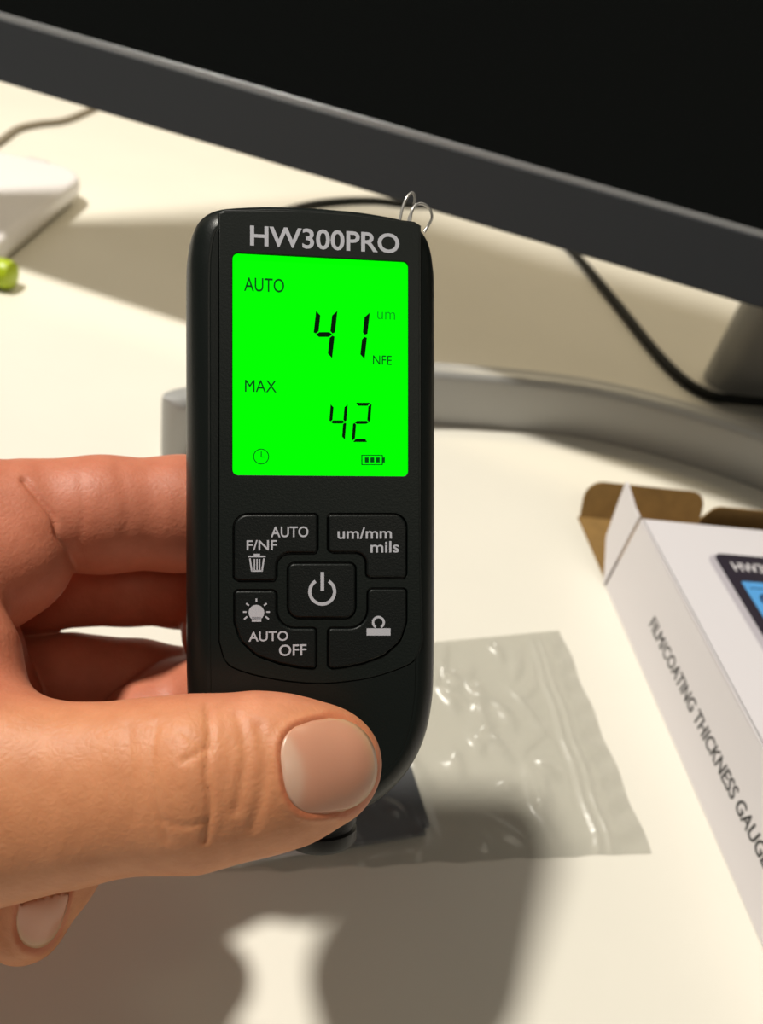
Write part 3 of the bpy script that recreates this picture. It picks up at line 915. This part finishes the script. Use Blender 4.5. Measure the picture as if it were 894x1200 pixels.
def thing_plate(name, q, th, m, label, z=.6):
    c = np.mean([np.array(p) for p in q], 0)
    bm = bmesh.new(); vs = [bm.verts.new(((p[0] - c[0]) * MM, (p[1] - c[1]) * MM, 0)) for p in q]
    f = bm.faces.new(vs); r = bmesh.ops.extrude_face_region(bm, geom=[f])
    bmesh.ops.translate(bm, vec=(0, 0, th * MM), verts=[g for g in r['geom'] if isinstance(g, bmesh.types.BMVert)])
    ve = [e for e in bm.edges if abs(e.verts[0].co.z - e.verts[1].co.z) > 1e-6]
    bmesh.ops.bevel(bm, geom=ve, offset=2 * MM, segments=4, affect='EDGES')
    bmesh.ops.bevel(bm, geom=[e for e in bm.edges if abs(e.verts[0].co.z - e.verts[1].co.z) < 1e-6 and len(e.link_faces) == 2 and any(len(f.verts) > 5 for f in e.link_faces)], offset=.3 * MM, segments=2, affect='EDGES')
    o = from_bm(name, bm, m); o.location = (c[0] * MM, c[1] * MM, z * MM)
    autosmooth(o, 40)
    return tag(o, label, 'metal plate')


r0 = on_desk(504, 980)[:2]; r1 = on_desk(481, 905)[:2]; l0 = on_desk(383, 1000)[:2]
e1 = (r0 - l0) / np.linalg.norm(r0 - l0); e2 = np.array([-e1[1], e1[0]])
thing_plate('steel_plate', [l0, r0, r0 + e2 * 28, l0 + e2 * 28], 2.2, M['steel'], 'dark grey metal calibration plate inside the clear bag below the gauge')
l1 = on_desk(283, 1012)[:2]; l2 = on_desk(377, 1001)[:2]
thing_plate('aluminium_plate', [l1, l2, l2 + e2 * 28, l1 + e2 * 28], 2.0, M['alu'], 'pale shiny metal plate inside the clear bag under the thumb')

bagm = bpy.data.materials.new('clear_film'); bagm.use_nodes = True; nt = bagm.node_tree
for n in list(nt.nodes): nt.nodes.remove(n)
out = nt.nodes.new('ShaderNodeOutputMaterial'); tr = nt.nodes.new('ShaderNodeBsdfTransparent'); tr.inputs[0].default_value = (.93, .93, .92, 1)
gl = nt.nodes.new('ShaderNodeBsdfGlossy'); gl.inputs['Roughness'].default_value = .27
df = nt.nodes.new('ShaderNodeBsdfDiffuse'); df.inputs[0].default_value = (.6, .6, .58, 1)
fs = nt.nodes.new('ShaderNodeFresnel'); fs.inputs[0].default_value = 1.5
m1 = nt.nodes.new('ShaderNodeMixShader'); m2 = nt.nodes.new('ShaderNodeMixShader'); m2.inputs[0].default_value = .07
tcb = nt.nodes.new('ShaderNodeTexCoord'); nb_ = nt.nodes.new('ShaderNodeTexNoise'); nb_.inputs['Scale'].default_value = 90; nb_.inputs['Detail'].default_value = 3
bpb = nt.nodes.new('ShaderNodeBump'); bpb.inputs['Strength'].default_value = .25; bpb.inputs['Distance'].default_value = .002
nt.links.new(tcb.outputs['Object'], nb_.inputs['Vector']); nt.links.new(nb_.outputs['Fac'], bpb.inputs['Height']); nt.links.new(bpb.outputs[0], gl.inputs['Normal']); nt.links.new(bpb.outputs[0], fs.inputs['Normal'])
cl = nt.nodes.new('ShaderNodeMath'); cl.operation = 'MINIMUM'; cl.inputs[1].default_value = .16
nt.links.new(fs.outputs[0], cl.inputs[0]); nt.links.new(cl.outputs[0], m1.inputs[0]); nt.links.new(tr.outputs[0], m1.inputs[1]); nt.links.new(gl.outputs[0], m1.inputs[2])
nt.links.new(m1.outputs[0], m2.inputs[1]); nt.links.new(df.outputs[0], m2.inputs[2]); nt.links.new(m2.outputs[0], out.inputs[0])

BTL, BTR, BBR, BBL = on_desk(330, 770)[:2], on_desk(656, 739)[:2], on_desk(763, 1000)[:2], on_desk(250, 1024)[:2]
rng = np.random.default_rng(5)
creases = [(rng.uniform(.25, 1), rng.uniform(0, 1), rng.normal(2.0, .35) if q_ % 4 else rng.uniform(0, math.pi), rng.uniform(.04, .17), rng.uniform(.7, 2.3)) for q_ in range(64)]
PLQ = [l1 - e2 * 1.2, r0 - e2 * 1.2 + e1 * 1.2]


def bag_z(s, t, q, topside):
    edge = min(s, 1 - s, t, 1 - t)
    zip_ = math.exp(-((s - .865) / .010) ** 2) + .8 * math.exp(-((s - .895) / .010) ** 2)
    if not topside: return .15
    z = .45 + min(1, edge / .07) * 1.6
    # draped over the plates
    lx = float((q - r0) @ e1); ly = float((q - r0) @ e2)
    inx = 1 / (1 + math.exp((lx - 1.5) / 1.0)); iny = 1 / (1 + math.exp(-(ly + 2.2) / .6)); inu = 1 / (1 + math.exp((ly - 30) / 1.0))
    z = z + 2.6 * inx * iny * inu
    if s < .84:
        for cs, ct, an, ln, hh in creases:
            du, dv = (s - cs) * 1.3, t - ct
            a_ = du * math.cos(an) + dv * math.sin(an); b_ = -du * math.sin(an) + dv * math.cos(an)
            if abs(a_) < ln * 1.6: z += hh * math.exp(-(a_ / ln) ** 2 * 2) * math.exp(-(b_ / .022) ** 2) * min(1, edge / .05)
    z += 1.0 * zip_ * min(1, t / .02) * min(1, (1 - t) / .02)
    z += .5 * math.sin(t * 60 + s * 9) * math.exp(-((s - .95) / .04) ** 2) * min(1, edge / .02)
    return max(z, .35)


def bag_sheet(name, topside, parent):
    ns, ntt = (230, 120) if topside else (30, 24); V = []
    for j in range(ntt + 1):
        t = j / ntt
        for i in range(ns + 1):
            s = i / ns
            q = (BBL * (1 - s) + BBR * s) * (1 - t) + (BTL * (1 - s) + BTR * s) * t
            wob = .5 * math.sin(s * 31) + .35 * math.sin(s * 67 + 1)
            q = q + e2 * wob * (1 - t) * (1 - s * .6) * .8 + e1 * .5 * math.sin(t * 24) * s
            V.append((q[0] * MM, q[1] * MM, bag_z(s, t, q, topside) * MM))
    Fc = [(j * (ns + 1) + i, j * (ns + 1) + i + 1, (j + 1) * (ns + 1) + i + 1, (j + 1) * (ns + 1) + i) for j in range(ntt) for i in range(ns)]
    return mesh_obj(name, V, Fc, bagm, parent, smooth=True)


bag = empty('zip_bag'); tag(bag, 'crumpled clear plastic zip bag lying on the desk by the carton', 'bag')
bag_sheet('upper_film', True, bag); bag_sheet('lower_film', False, bag)
